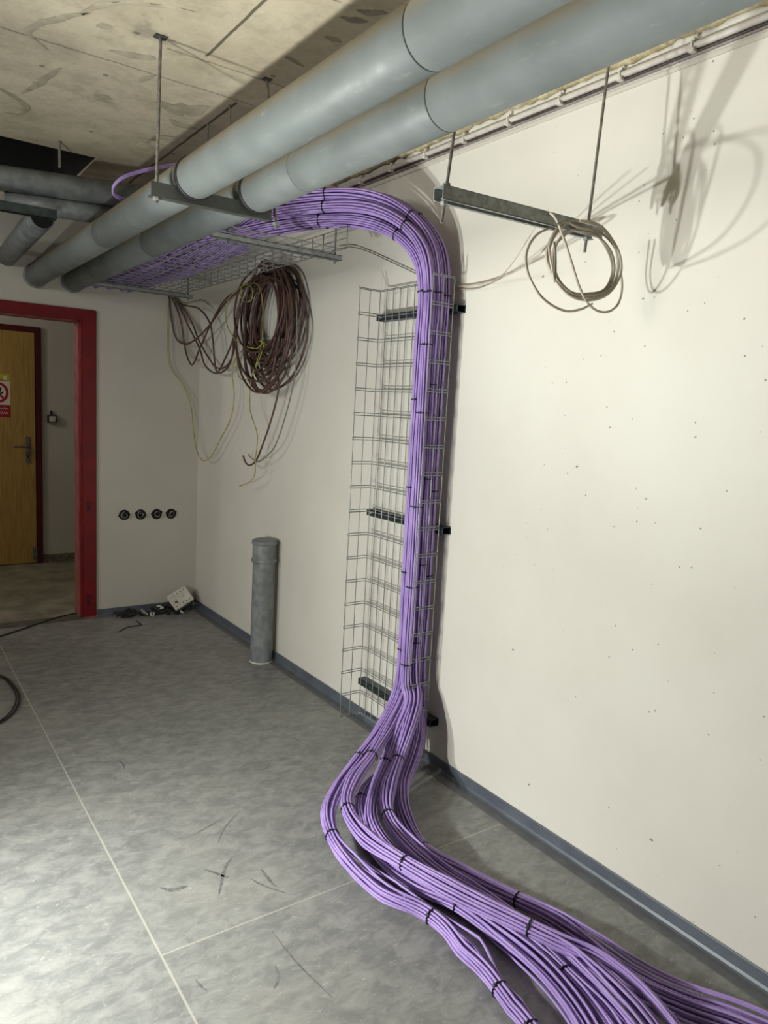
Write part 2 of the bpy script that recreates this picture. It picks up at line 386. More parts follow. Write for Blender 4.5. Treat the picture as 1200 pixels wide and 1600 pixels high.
patch([(265, 186), (285, 196), (310, 202)], [0.02, 0.035, 0.02], 'cement', 9)
patch([(558, 16), (580, 20), (606, 20)], [0.012, 0.022, 0.012], 'cement_dark', 10)
patch([(532, 26), (553, 32), (576, 33)], [0.01, 0.022, 0.01], 'cement_dark', 11)
patch([(507, 56), (517, 60), (535, 66)], [0.008, 0.02, 0.008], 'cement_dark', 12)
patch([(502, 78), (515, 76), (530, 70)], [0.008, 0.014, 0.008], 'cement', 13)
patch([(446, 88), (458, 94), (476, 104)], [0.014, 0.014, 0.01], 'cement_dark', 14)
patch([(520, 0), (535, 8), (556, 14)], [0.01, 0.02, 0.01], 'cement', 15)
def scuff(pts, wd, seed):
    rnd = random.Random(seed); P = spline([at(x, y, 2, 0.0) for x, y in pts], 0.008); n = len(P); vs = []
    for i, p in enumerate(P):
        t = i/(n-1); tg = P[min(i+1, n-1)]-P[max(i-1, 0)]; tg.normalize(); nn = Vector((-tg.y, tg.x, 0))
        e = wd*math.sin(PI*(t*0.96+0.02))**0.6*(0.55+0.7*rnd.random()); e2 = wd*math.sin(PI*(t*0.96+0.02))**0.6*(0.55+0.7*rnd.random())
        vs += [Vector((p.x, p.y, 0.0004))-nn*e, Vector((p.x, p.y, 0.0004))+nn*e2]
    MB().add(vs, [(2*i, 2*i+1, 2*i+3, 2*i+2) for i in range(n-1)], True).build('scuff_mark', M['scuff'], floor)
for k, (pp, wd) in enumerate([([(300, 1305), (318, 1296), (346, 1280)], .004), ([(318, 1358), (336, 1364), (358, 1372)], .006), ([(364, 1338), (352, 1355), (342, 1398)], .006), ([(250, 1387), (268, 1391), (294, 1384)], .009),
      ([(390, 1372), (412, 1384), (448, 1396)], .004), ([(408, 1358), (425, 1380), (432, 1386)], .006), ([(374, 1268), (352, 1292), (340, 1318)], .003), ([(430, 1508), (436, 1525), (428, 1545)], .005),
      ([(425, 1455), (462, 1502), (520, 1560)], .003), ([(185, 1188), (194, 1196), (192, 1202)], .006), ([(305, 1530), (318, 1545), (325, 1548)], .004), ([(248, 1052), (262, 1060), (272, 1064)], .003), ([(455, 1148), (470, 1160), (486, 1166)], .003)]):
    scuff(pp, wd, 60+k)
# baseboards and the welded strip on the floor along them
def cove(x0, y0, x1, y1, inx, iny, name):
    d = Vector((x1-x0, y1-y0, 0)); prof = [(0.0, 0.05), (0.004, 0.052), (0.007, 0.048), (0.008, 0.014), (0.012, 0.006), (0.02, 0.002), (0.02, 0.0)]
    mb = MB(); vs = []
    for (a, z) in prof:
        for e in (0, 1): vs.append(Vector((x0+inx*a, y0+iny*a, z)) + d*e)
    mb.add(vs, [(2*i, 2*i+1, 2*i+3, 2*i+2) for i in range(len(prof)-1)]); return struct(mb, name, M['base'])
cove(W, YR, W, D, -1, 0, 'baseboard_right')
cove(1.262, D, W, D, 0, -1, 'baseboard_back')
struct(MB().box(W-0.062, W-0.018, YR, D-0.02, 0, 0.0025), 'trim_2', M['cove'])
# yellowed sealant where wall and ceiling meet
rnd = random.Random(8); mb = MB(); P = [Vector((W-0.014+rnd.uniform(-.004, .004), y*0.03, H-0.02+rnd.uniform(-.005, .005))) for y in range(-200, 160)]
mb.tube(P, [0.018+rnd.uniform(-.005, .005) for _ in P], 8); struct(mb, 'trim_3', M['foam'])
struct(MB().box(W-0.006, W+0.001, YR, D, H-0.112, H-0.10), 'trim_4', M['wall_back'])
# corridor shell
struct(MB().box(-2.6, 3.2, D2, D2+0.12, 0, 2.7), 'wall_corridor', M['wall_back'])
struct(MB().box(3.1, 3.2, D+0.15, D2, 0, 2.7), 'wall_corridor_right', M['wall_back'])
struct(MB().box(-2.7, -2.6, D+0.15, D2, 0, 2.7), 'wall_corridor_left', M['wall_back'])
struct(MB().box(-2.6, 3.2, D+0.15, D2, 2.6, 2.7), 'ceiling_corridor', M['wall_back'])
struct(MB().box(1.262, 3.1, D2-0.012, D2, 0, 0.07), 'baseboard_corridor', M['stone'])
struct(MB().box(DX0, DX1+0.02, D-0.03, D+0.09, -0.004, 0.003), 'trim_5', M['threshold'])
# door_1: the red steel frame, no leaf
e = empty('door_1', ((DX0+DX1)/2, D, 0)); e['kind'] = 'structure'
mb = MB()
mb.bbox(DX1, DX1+0.088, D-0.018, D+0.002, 0.012, DZ+0.065, 0.004)
mb.bbox(DX0-0.088, DX0, D-0.018, D+0.002, 0.012, DZ+0.065, 0.004)
mb.bbox(DX0-0.088, DX1+0.088, D-0.0185, D+0.002, DZ, DZ+0.066, 0.004)
mb.bbox(DX1-0.006, DX1+0.018, D-0.010, D+0.04, 0.012, DZ, 0.003); mb.bbox(DX0-0.02, DX0+0.006, D-0.010, D+0.04, 0.012, DZ, 0.003)
mb.bbox(DX0, DX1, D-0.010, D+0.04, DZ-0.006, DZ+0.02, 0.003)
fr = mb.build('door_frame', M['red'], e)
mb = MB(); mb.box(DX1-0.012, DX1+0.02, D+0.04, D+0.16, 0.0, DZ+0.02); mb.box(DX0-0.02, DX0+0.012, D+0.04, D+0.16, 0, DZ+0.02); mb.box(DX0, DX1, D+0.04, D+0.16, DZ-0.012, DZ+0.02)
mb.build('door_jamb', M['jamb'], e)
for z, hh in ((0.09, 0.03), (0.74, 0.02)):
    mb = MB(); mb.bbox(DX1+0.022, DX1+0.05, D-0.021, D-0.015, z, z+0.05+hh, 0.002); mb.box(DX1+0.03, DX1+0.042, D-0.0215, D-0.014, z+0.012, z+0.03, mi=1)
    mb.build('strike_plate', [M['wine'], M['dark']], fr)
mb = MB(); mb.box(DX1+0.004, DX1+0.082, D-0.017, D, 0, 0.013); mb.build('frame_foot', M['jamb'], fr)
# door_2: oak veneer door in the corridor
e = empty('door_2', (0.8, D2, 0)); e['kind'] = 'structure'
mb = MB(); X1 = 1.215
mb.bbox(X1, X1+0.045, D2-0.03, D2+0.005, 0, 2.05, 0.004); mb.bbox(0.33, 0.38, D2-0.03, D2+0.005, 0, 2.05, 0.004); mb.bbox(0.33, X1+0.045, D2-0.031, D2+0.005, 2.01, 2.055, 0.004)
mb.build('door_frame', M['wine'], e)
lf = MB().bbox(0.385, X1-0.006, D2-0.022, D2+0.01, 0.008, 2.005, 0.002).build('door_leaf', M['wood'], e)
mb = MB(); mb.bbox(1.13, 1.166, D2-0.032, D2-0.022, 0.89, 1.12, 0.004); mb.box(1.144, 1.152, D2-0.0335, D2-0.03, 0.935, 0.96, mi=1)
hp = mb.build('handle_plate', [M['nickel'], M['dark']], lf)
mb = MB(); mb.tube(spline([(1.148, D2-0.03, 1.035), (1.148, D2-0.065, 1.035), (1.135, D2-0.078, 1.035), (1.09, D2-0.082, 1.036), (1.03, D2-0.08, 1.034)], 0.006), 0.0085, 10)
mb.build('door_handle', M['nickel'], hp)
mb = MB(); mb.bbox(1.175, 1.205, D2-0.03, D2-0.02, 0.03, 0.15, 0.003); mb.tube([(1.207, D2-0.03, 0.02), (1.207, D2-0.03, 0.15)], 0.008, 10)
mb.build('kick_bolt', M['nickel'], lf)
# ------------------------------------------------------------------ prohibition sign, sticker, switch on the corridor side
def text_mesh(txt, size, loc, mname, parent, align='RIGHT'):
    c = bpy.data.curves.new('lettering', 'FONT'); c.body = txt; c.size = size; c.align_x = align; c.extrude = 0.0004
    o = bpy.data.objects.new('tmp', c); col.objects.link(o)
    dg = bpy.context.evaluated_depsgraph_get(); me = bpy.data.meshes.new_from_object(o.evaluated_get(dg)); bpy.data.objects.remove(o)
    me.transform(Matrix.Translation(loc) @ Matrix.Rotation(PI/2, 4, 'X')); me.materials.clear(); me.materials.append(M[mname])
    q = bpy.data.objects.new('lettering', me); col.objects.link(q); q.parent = parent; q.matrix_parent_inverse = parent_world(parent).inverted(); return q
yS = D2-0.0225
sx0, sx1, sz0, sz1 = 0.817, 1.017, 1.283, 1.583
mb = MB(); mb.box(sx0, sx1, yS-0.0015, yS, sz0, sz1)
sg = mb.build('warning_sign', M['sign_white']); tag(sg, 'white and red no-entry sign with a black hand on the oak corridor door', 'sign')
mb = MB(); mb.box(sx0, sx1, yS-0.002, yS-0.0014, sz0, sz0+0.103); rp_ = mb.build('red_panel', M['sign_red'], sg)
cx, cz = (sx0+sx1)/2, 1.488
def ring(cx, cz, r0, r1, y, n=56):
    vs = []; fs = []
    for k in range(n):
        a = 2*PI*k/n
        for r in (r0, r1): vs.append(Vector((cx+r*math.cos(a), y, cz+r*math.sin(a))))
    for k in range(n): l = (k+1) % n; fs.append((2*k, 2*k+1, 2*l+1, 2*l))
    return vs, fs
def hand(cx, cz, y):
    mb = MB()
    def cap(x0, z0, x1, z1, r):
        d = Vector((x1-x0, 0, z1-z0)); a = math.atan2(d.z, d.x); vs = []
        for k in range(9): q = a+PI/2+PI*k/8; vs.append(Vector((x0+r*math.cos(q), y, z0+r*math.sin(q))))
        for k in range(9): q = a-PI/2+PI*k/8; vs.append(Vector((x1+r*math.cos(q), y, z1+r*math.sin(q))))
        mb.add(vs, [tuple(range(18))])
    cap(cx-.012, cz-.026, cx+.008, cz-.026, .014); cap(cx-.012, cz-.01, cx+.01, cz-.01, .014)
    for (ax, az, bx, bz) in ((-.02, 0, -.03, .036), (-.007, 0, -.01, .05), (.006, 0, .01, .05), (.017, -.004, .028, .038), (.012, -.024, .042, .002)):
        cap(cx+ax, cz+az, cx+bx, cz+bz, .006)
    return mb
hand(cx, cz, yS-0.002).build('hand_symbol', M['sign_black'], sg, recalc=False)
mb = MB(); vs, fs = ring(cx, cz, 0.067, 0.088, yS-0.0022); mb.add(vs, fs)
q = Vector((math.cos(-PI/4), 0, math.sin(-PI/4))); nq = Vector((q.z, 0, -q.x))*0.0085; c0 = Vector((cx, yS-0.0026, cz))
mb.add([c0-q*0.07-nq, c0+q*0.07-nq, c0+q*0.07+nq, c0-q*0.07+nq], [(0, 1, 2, 3)]); mb.build('prohibition_ring', M['sign_red'], sg, recalc=False)
text_mesh('NEPOVOLANÝM', 0.026, (sx1-0.022, yS-0.0024, sz0+0.062), 'sign_white', rp_)
text_mesh('VSTUP ZAKÁZÁN', 0.026, (sx1-0.018, yS-0.0024, sz0+0.026), 'sign_white', rp_)
mb = MB(); mb.box(0.93, 1.012, yS-0.001, yS, 1.592, 1.642); st = mb.build('sticker', M['sign_yellow']); tag(st, 'small yellow and white sticker just above the no-entry sign on the oak door', 'sticker')
MB().box(0.965, 0.992, yS-0.0016, yS-0.001, 1.595, 1.628).build('white_patch', M['sign_white'], st)
MB().box(0.932, 0.963, yS-0.0016, yS-0.001, 1.594, 1.600).build('green_stripe', M['sign_green'], st)
sw = empty('light_switch', (1.343, D2, 1.28)); tag(sw, 'small surface-mounted light switch beside the oak door in the corridor', 'switch')
MB().bbox(1.305, 1.381, D2-0.045, D2, 1.245, 1.318, 0.006).build('housing', M['bar'], sw)
MB().bbox(1.318, 1.368, D2-0.052, D2-0.044, 1.256, 1.306, 0.004).build('rocker', M['white_plastic'], sw)
MB().tube([(1.338, D2-0.014, 1.312), (1.338, D2-0.014, 1.352)], 0.009, 10).build('cable_gland', M['rubber'], sw)
# ------------------------------------------------------------------ big grey drainage pipes under the ceiling
def duct(name, xc, zc, r, y0, y1, seams, label, wall_ring=True):
    root = empty(name, (xc, (y0+y1)/2, zc)); tag(root, label, 'pipe')
    segs = [y0] + seams + [y1]
    for i in range(len(segs)-1):
        a, b = segs[i], segs[i+1]; mb = MB()
        prof = [(a+0.0005, r-0.006), (a+0.0005, r-0.0015), (a+0.003, r), (b-0.004, r), (b-0.001, r-0.002), (b+0.0, r-0.006)]
        mb.lathe(prof, (xc, 0, zc), (0, 1, 0), 56)
        mb.build('pipe_section', M['pvc'], root)
    if wall_ring:
        mb = MB(); mb.lathe([(y1-0.035, r), (y1-0.033, r+0.006), (y1-0.008, r+0.007), (y1-0.004, r+0.004), (y1, r)], (xc, 0, zc), (0, 1, 0), 48)
        mb.build('wall_collar', M['pvc_old'], root)
    return root
PR = 0.065; YB = 2.405
AX, AZ, BX, BZ = 0.895, 2.217, 1.112, 2.217
duct('drain_pipe', AX, AZ, PR, YR+0.01, D-0.001, [1.19, YB-0.01, 3.47], 'long grey plastic drain pipe under the ceiling, left one of the big pair')
duct('drain_pipe', BX, BZ, PR, YR+0.01, D-0.001, [1.40, 2.06, YB-0.01, 3.50], 'long grey plastic drain pipe under the ceiling, right one nearer the white wall')
# hanger bar with its two rods
def rod(name, p0, p1, label, r=0.005, parent=None):
    mb = MB(); P = [Vector(p0).lerp(Vector(p1), k/6) for k in range(7)]; mb.tube(P, r, 8)
    o = mb.build(name, M['rod'], parent)
    if parent is None: tag(o, label, 'rod')
    return o
def nut(p, parent, r=0.011, h=0.009):
    mb = MB(); mb.lathe([(0, 0), (0, r), (h, r), (h, 0)], p, (0, 0, 1), 6, False); return mb.build('nut', M['galv'], parent)
hb = empty('pipe_hanger', (1.0, YB, 2.13)); tag(hb, 'grey cross bar hung on rods, carrying the pair of big drain pipes', 'pipe hanger')
mb = MB(); mb.box(0.757, 1.172, YB-0.001, YB+0.002, 2.139, 2.182); mb.box(0.757, 1.172, YB, YB+0.035, 2.139, 2.142); mb.build('cross_bar', M['bar'], hb)
hr1 = rod('threaded_rod', (0.778, YB+0.015, 2.12), (0.806, YB+0.075, H), '', 0.0055, hb); hr2 = rod('threaded_rod', (1.197, YB+0.015, 2.12), (1.197, YB+0.12, H), '', 0.0055, hb)
MB().bbox(0.786, 0.826, YB+0.06, YB+0.09, H-0.004, H, 0.001).build('ceiling_plate', M['bar'], hb); MB().bbox(1.182, 1.212, YB+0.105, YB+0.135, H-0.004, H, 0.001).build('ceiling_plate', M['bar'], hb)
for xc in (AX, BX):
    mb = MB(); r = PR
    prof = [(YB-0.02, r+0.0006), (YB-0.02, r+0.004), (YB-0.003, r+0.004), (YB-0.003, r+0.0006)]
    mb.lathe(prof, (xc, 0, AZ), (0, 1, 0), 48); mb.build('pipe_clamp', M['rubber'], hb)
nut((0.7785, YB+0.015, 2.130), hr1); nut((1.197, YB+0.015, 2.130), hr2)
# ------------------------------------------------------------------ pipes and bars crossing at the far left
def straight_pipe(name, p0, p1, r, label, collar=None, m_='pvc_old', n=32):
    root = empty(name, ((Vector(p0)+Vector(p1))/2)); tag(root, label, 'pipe')
    d = (Vector(p1)-Vector(p0)); L = d.length
    MB().lathe([(0, r-0.006), (0, r), (L, r), (L, r-0.006)], p0, d, n).build('pipe_section', M[m_], root)
    MB().lathe([(0, 0), (0.002, r-0.005)], p0, d, n).build('pipe_bore', M['dark'], root)
    if collar: MB().lathe([(0, r), (0.003, r+0.007), (0.06, r+0.007), (0.065, r)], Vector(p0)+d.normalized()*collar, d, n).build('socket', M[m_], root)
    return root
C0 = at(-60, 269, 2, 2.47); C1 = at(190, 304, 2, 2.47)
straight_pipe('cross_pipe', C0 - (C1-C0)*1.2, C1 + (C1-C0)*0.25, 0.055, 'grey pipe crossing under the dark ceiling opening, upper of the crossing pair', 0.9)
D0 = at(8, 312, 2, 2.39); D1 = at(165, 334, 2, 2.39)
straight_pipe('cross_pipe', D0, D1+(D1-D0)*0.15, 0.05, 'shorter dark grey pipe crossing just below the upper one at far left', 0.0)
p = at(60, 345, 1, 4.35)
straight_pipe('short_pipe', at(66, 340, 1, 4.2), at(10, 400, 1, D), 0.058, 'grey pipe entering the back wall above the red door frame at the left edge')
def channel_mb(L, wd=0.041, hh=0.041, t=0.0022, slots=True, pitch=0.05, slot=0.028, sw=0.012):
    """C channel along local X, web at local z = hh, open side down"""
    mb = MB(); h2 = wd/2
    mb.box(0, L, -h2, -h2+t, 0, hh); mb.box(0, L, h2-t, h2, 0, hh)
    mb.box(0, L, -h2, -h2+0.009, 0, t); mb.box(0, L, h2-0.009, h2, 0, t)
    if not slots: mb.box(0, L, -h2, h2, hh-t, hh)
    else:
        mb.box(0, L, -h2, -sw/2, hh-t, hh); mb.box(0, L, sw/2, h2, hh-t, hh); x = 0; first = True
        n = int(L/pitch); off = (L-n*pitch)/2
        xs = [0] + [off+k*pitch+(pitch-slot)/2 for k in range(n)]
        mb.box(0, xs[1], -sw/2, sw/2, hh-t, hh)
        for k in range(n):
            a = off+k*pitch+(pitch-slot)/2+slot; b = off+(k+1)*pitch+(pitch-slot)/2 if k < n-1 else L
            mb.box(a, b, -sw/2, sw/2, hh-t, hh)
    return mb
def xf(mb, M4):
    mb.v = [tuple(M4 @ Vector(v)) for v in mb.v]; return mb
def orient(origin, xdir, zdir):
    x = Vector(xdir).normalized(); z = Vector(zdir); z = (z - x*z.dot(x)).normalized(); y = z.cross(x)
    mm = Matrix((x, y, z)).transposed().to_4x4(); mm.translation = Vector(origin); return mm
c0 = at(-40, 322, 2, 2.30); c1 = at(88, 344, 2, 2.30)
mb = xf(channel_mb((c1-c0).length+0.4), orient(c0-(c1-c0).normalized()*0.4, c1-c0, (0, 0, 1)))
ss = empty('steel_channel', c1); tag(ss, 'dark steel channel on a rod, below the crossing pipes at the left edge', 'steel channel')
mb.build('channel', M['galv_dark'], ss)
pr = at(88, 335, 2, 2.34); rod('threaded_rod', (c0.x-0.1, c0.y, 2.28), (c0.x-0.1, c0.y, H+0.6), '', 0.006, ss)
r3 = at(93, 220, 2, H)
rod('ceiling_rod', (r3.x, r3.y, H), (r3.x, r3.y, 2.525), 'short dark rod from the ceiling edge to the upper crossing pipe', 0.006)
# ------------------------------------------------------------------ strut with white cable coil
SL, SR = Vector((1.183, 1.500, 2.035)), Vector((1.752, 1.470, 2.035))
st = empty('support_strut', SL.lerp(SR, 0.5)); tag(st, 'galvanised steel strut hanging on two rods before the bright wall, carrying a cable coil', 'support strut')
xf(channel_mb((SR-SL).length, 0.041, 0.034), orient(SL, SR-SL, (0, 0, 1))).build('channel', M['galv'], st)
def lean_rod(pa, pb, y, extra_top=True):
    a = at(pa[0], pa[1], 1, y); b = at(pb[0], pb[1], 1, y)
    if extra_top: t = (H-a.z)/(b.z-a.z); b = a + (b-a)*t
    return a, b, rod('threaded_rod', a, b, '', 0.0042, st)
ra = lean_rod((690, 348), (709.5, 208), 1.495); rb = lean_rod((913.5, 394), (951, 101), 1.474)
def on(ab, z): t = (z-ab[0].z)/(ab[1].z-ab[0].z); return ab[0].lerp(ab[1], t)
for q in (ra, rb):
    nut(on(q, 2.070), q[2], 0.01, 0.008); nut(on(q, 2.026), q[2], 0.01, 0.008)
# ------------------------------------------------------------------ wire trays
def tray_parts(root, L, wd, hs, pitch, lo_n, double, r, mat_world, side_mid=True):
    """local X along the tray, local Y across, local Z from bottom to rim"""
    nb = lo_n
    for k in range(nb):
        y = -wd/2 + wd*k/(nb-1); xf(MB().tube([(0, y, 0), (L/2, y, 0), (L, y, 0)], r, 6), mat_world).build('lengthwise_wire', M['wire'], root)
    for sgn in (-1, 1):
        for z in ((hs*0.5, hs) if side_mid else (hs,)):
            xf(MB().tube([(0, sgn*(wd/2), z), (L/2, sgn*(wd/2), z), (L, sgn*(wd/2), z)], r, 6), mat_world).build('lengthwise_wire', M['wire'], root)
    n = int(round(L/pitch)); first = None
    for k in range(n+1):
        x = L*k/n; mb = MB(); b = wd/2+r*1.6
        for dx in ((-0.0055, 0.0055) if double else (0,)):
            xx = min(max(x+dx, 0.0), L) if double else x
            P = spline([(xx, -b, hs+r*0.5), (xx, -b, hs*0.5), (xx, -b, 0.006), (xx, -b+0.008, -r*1.7), (xx, 0, -r*1.7), (xx, b-0.008, -r*1.7), (xx, b, 0.006), (xx, b, hs*0.5), (xx, b, hs+r*0.5)], 0.02)
            mb.tube(P, r, 6)
        if double:
            for sgn in (-1, 1): mb.tube([(x-0.0055, sgn*b, hs+r*0.5), (x+0.0055, sgn*b, hs+r*0.5)], r, 6)
        xf(mb, mat_world).build('crosswise_wire', M['wire'], root)
TY0, TY1, TX, TZ0, TZ1 = 2.275, 2.785, 1.902, 0.058, 2.04
vt = empty('vertical_wire_tray', (TX, (TY0+TY1)/2, TZ0)); tag(vt, 'tall galvanised wire mesh cable tray upright on the white wall, holding purple bundles', 'cable tray')
tray_parts(vt, TZ1-TZ0, TY1-TY0, 0.108, 0.1101, 11, True, 0.0021, orient((TX, (TY0+TY1)/2, TZ0), (0, 0, 1), (-1, 0, 0)))
for z, lab in ((1.925, 'topmost of three dark slotted wall rails behind the upright wire tray'), (1.035, 'middle of three dark slotted wall rails behind the upright wire tray'), (0.205, 'lowest of three dark slotted wall rails behind the upright wire tray')):
    mb = xf(channel_mb(0.56, 0.030, 0.044, pitch=0.045, slot=0.012, sw=0.007), orient((W, 2.266, z), (0, 1, 0), (-1, 0, 0)))
    mb.box(W-0.002, W, 2.266, 2.826, z-0.015, z+0.015)
    tag(mb.build('wall_rail', M['galv_dark']), lab, 'rail', 'slotted rails behind the upright tray')
HX0, HX1, HYA, HYB, HZ = 1.15, 1.66, 2.70, 4.66, 2.168
ht = empty('ceiling_wire_tray', ((HX0+HX1)/2, (HYA+HYB)/2, HZ)); tag(ht, 'horizontal wire mesh cable tray under the ceiling beside the big pipes, full of purple cable', 'cable tray')
tray_parts(ht, HYB-HYA, HX1-HX0, 0.086, 0.098, 11, False, 0.0023, orient(((HX0+HX1)/2, HYA, HZ), (0, 1, 0), (0, 0, 1)))
for yy, lab in ((2.83, 'steel bar carrying the near end of the horizontal wire tray'), (4.60, 'steel bar carrying the far end of the horizontal wire tray near the back wall')):
    rk = empty('tray_support', (1.40, yy, 2.14)); tag(rk, lab, 'support bar')
    xf(channel_mb(0.585, 0.035, 0.022), orient((1.125, yy, HZ-0.027), (1, 0, 0), (0, 0, 1))).build('channel', M['galv'], rk)
    rod('threaded_rod', (1.685, yy, HZ-0.04), (1.685, yy, H if yy < 4.8 else H), '', 0.0042, rk)
    rod('threaded_rod', (1.190, yy+0.0, HZ-0.04), (1.190, yy, H), '', 0.0042, rk)
rod('ceiling_rod', (1.20, 3.08, H), (1.20, 3.08, HZ+0.12), 'thin rod from the ceiling down behind the big pipes, beside the ceiling crack', 0.0045)
# ------------------------------------------------------------------ purple cable bundles
CD = 0.0083
def ringpack(n, rr, ph): return [(rr, 2*PI*k/n+ph) for k in range(n)]
PACK = ringpack(2, 0.5*CD, 0.3) + ringpack(7, 1.34*CD, 0.1) + ringpack(12, 2.28*CD, 0)
def bundle(label, pts, ties, seed, spread=0.25, flare_after=None, flare=0.0, end_flat=0.0, group='purple cable bundles'):
    rnd = random.Random(seed); P = spline(pts, 0.022); N = len(P); fr = frames(P)
    root = empty('cable_bundle', P[0]); tag(root, label, 'cable bundle', group)
    S = [0.0]
    for i in range(1, N): S.append(S[-1]+(P[i]-P[i-1]).length)
    ti = []
    for t in ties: ti.append(min(range(N), key=lambda i: (P[i]-Vector(t)).length))
    ti = sorted(set(ti)); ts = [S[i] for i in ti]
    def loose(s):
        d = min(abs(s-t) for t in ts) if ts else 1
        return min(1.0, d/0.16)**1.4
    sf = -1.0 if flare_after is None else S[min(range(N), key=lambda i: (P[i]-Vector(flare_after)).length)]
    tw0 = rnd.uniform(0, 6)
    for ci, (rho, ph) in enumerate(PACK):
        rho *= rnd.uniform(0.97, 1.07); ph += rnd.uniform(-0.07, 0.07)
        a1, a2, a3, a4 = [rnd.uniform(0, 2*PI) for _ in range(4)]; f1, f2 = rnd.uniform(5, 9), rnd.uniform(2.5, 5)
        slack = rnd.uniform(-0.2, 1.0) if rho > CD*2 else rnd.uniform(-0.3, 0.4); Q = []
        fl1, fl2 = rnd.uniform(-1, 1), rnd.uniform(-0.2, 1)
        for i in range(N):
            s = S[i]; lo = loose(s); t, a, b = fr[i]; low = 1.0 if P[i].z < 0.5 else 0.45
            tw = tw0 + 0.5*math.sin(s*0.9+seed) + 0.16*lo*math.sin(s*f2+a3)*low
            sc_ = 1 + spread*lo*low*slack + 0.12*lo*low*math.sin(s*f1+a1)
            off = (a*math.cos(ph+tw)+b*math.sin(ph+tw))*rho*sc_
            q = P[i]+off
            if s < sf and flare:
                k = min(1, (sf-s)/0.30)*lo; k = k*k*(3-2*k); side = t.cross(Vector((0, 0, 1)))
                if side.length > 1e-4: q = q + side.normalized()*flare*k*fl1
            if P[i].z < 0.3: q.z = max(q.z, CD*0.55)
            if q.y > 0 and 0.3 < P[i].z: q.x = min(q.x, W-0.07) if P[i].z < 2.03 else q.x
            Q.append(q)
        MB().tube(Q, CD/2, 6).build('cable', M['purple'], root, recalc=False)
    for i in ti:
        t, a, b = fr[i]; R = 2.80*CD; mb = MB(); n = 20; ph = rnd.uniform(0, 6)
        C = []
        for k in range(n):
            q = 2*PI*k/n; pt = P[i]+(a*math.cos(q)+b*math.sin(q))*R
            if P[i].z < 0.3: pt.z = max(pt.z, 0.001)
            C.append(pt)
        mb.tube(C, 0.0026, 6, closed=True)
        up = (Vector((-0.7, -0.4, 0.6)) - t*Vector((-0.7, -0.4, 0.6)).dot(t)).normalized(); hd = P[i]+up*(R+0.001); sd = t.cross(up)
        mb.tube([hd-t*0.004, hd+t*0.004], 0.0042, 6); mb.tube([hd, hd+sd*0.008+up*0.003, hd+sd*0.013+up*0.001], 0.0016, 5)
        mb.build('cable_tie', M['tie'], root)
    return root
def floorpath(L): return [at(x, y, 2, z) for (x, y, z) in L]
def riser(x0, y0, row, deep, ztop=2.36, xs=1.40, zb=0.40):
    """points from the bottom of the upright tray, over the arch and along the horizontal tray"""
    P = [Vector((x0, y0, z)) for z in (zb, 0.75, 1.1, 1.45, 1.8, 1.98)]
    pk = (2.392, 2.342, 2.294)[row]; a = 0.47; b = pk-2.0
    for deg, fx in ((22, 0.05), (45, 0.22), (68, 0.55)):
        q = math.radians(deg)
        P.append(Vector((x0 + (1.64+deep-x0)*fx, y0 + a*(1-math.cos(q)), 2.0+b*math.sin(q))))
    P.append(Vector((1.63+deep, y0+a+0.02, pk)))
    P.append(Vector((1.46+deep, 3.06, pk-0.028)))
    P.append(Vector((xs+0.02, 3.40, 2.27+0.04*(1-row)*0.7)))
    zz = HZ+0.028 + (0.045 if row == 0 else 0.0)
    P.append(Vector((xs, 3.75, zz+0.012)))
    P.append(Vector((xs-0.01, 4.3, zz))); P.append(Vector((xs, D-0.002, zz+0.02)))
    return P
ARCH_T = [(1.82, 2.36, 2.03), (1.68, 2.63, 2.33), (1.63, 2.78, 2.33), (1.4, 3.1, 2.3), (1.4, 3.7, 2.2), (1.4, 4.3, 2.2)]
def vties(x, y, zs): return [(x, y, z) for z in zs]
def mk(label, fl, x0, y0, row, deep, xs, tiepx, seed, zt, **kw):
    pts = floorpath(fl)[::-1] + riser(x0, y0, row, deep, xs=xs)
    ties = [at(*t) if len(t) == 4 else at(t[0], t[1], 2, t[2]) for t in tiepx] + vties(x0, y0, zt)
    rp = riser(x0, y0, row, deep, xs=xs); ties += [rp[7], rp[9]+Vector((0, 0.01, 0)), rp[12], rp[5]]
    return bundle(label, pts, ties, seed, **kw)
# a: outermost on the floor
mk('outermost purple cable bundle on the floor, swinging widest to the left',
   [(616, 1095, .30), (594, 1138, .22), (562, 1183, .15), (529, 1228, .10), (512, 1275, .085), (532, 1328, .07), (592, 1384, .05), (676, 1433, .035), (738, 1490, .026), (786, 1552, .026), (838, 1618, .026), (900, 1720, .026)],
   1.812, 2.353, 2, -0.022, 1.33, [(562, 1183, .15), (520, 1305, .077), (676, 1433, .035), (780, 1543, .026), (838, 1608, .026)], 11, [0.52, 0.86, 1.22, 1.56], spread=0.5, flare_after=at(532, 1328, 2, .07), flare=0.022)
mk('raised purple cable bundle lying across the middle of the floor pile, ties facing up',
   [(628, 1095, .32), (606, 1138, .24), (580, 1183, .19), (553, 1222, .165), (543, 1262, .15), (572, 1306, .14), (636, 1350, .135), (730, 1402, .125), (828, 1449, .12), (915, 1495, .105), (990, 1560, .08), (1045, 1630, .05), (1100, 1720, .03)],
   1.853, 2.355, 2, 0.022, 1.25, [(580, 1183, .19), (543, 1262, .15), (636, 1350, .135), (828, 1449, .12)], 12, [0.62, 0.95, 1.30, 1.7], spread=0.5, flare_after=at(828, 1449, 2, .12), flare=0.05)
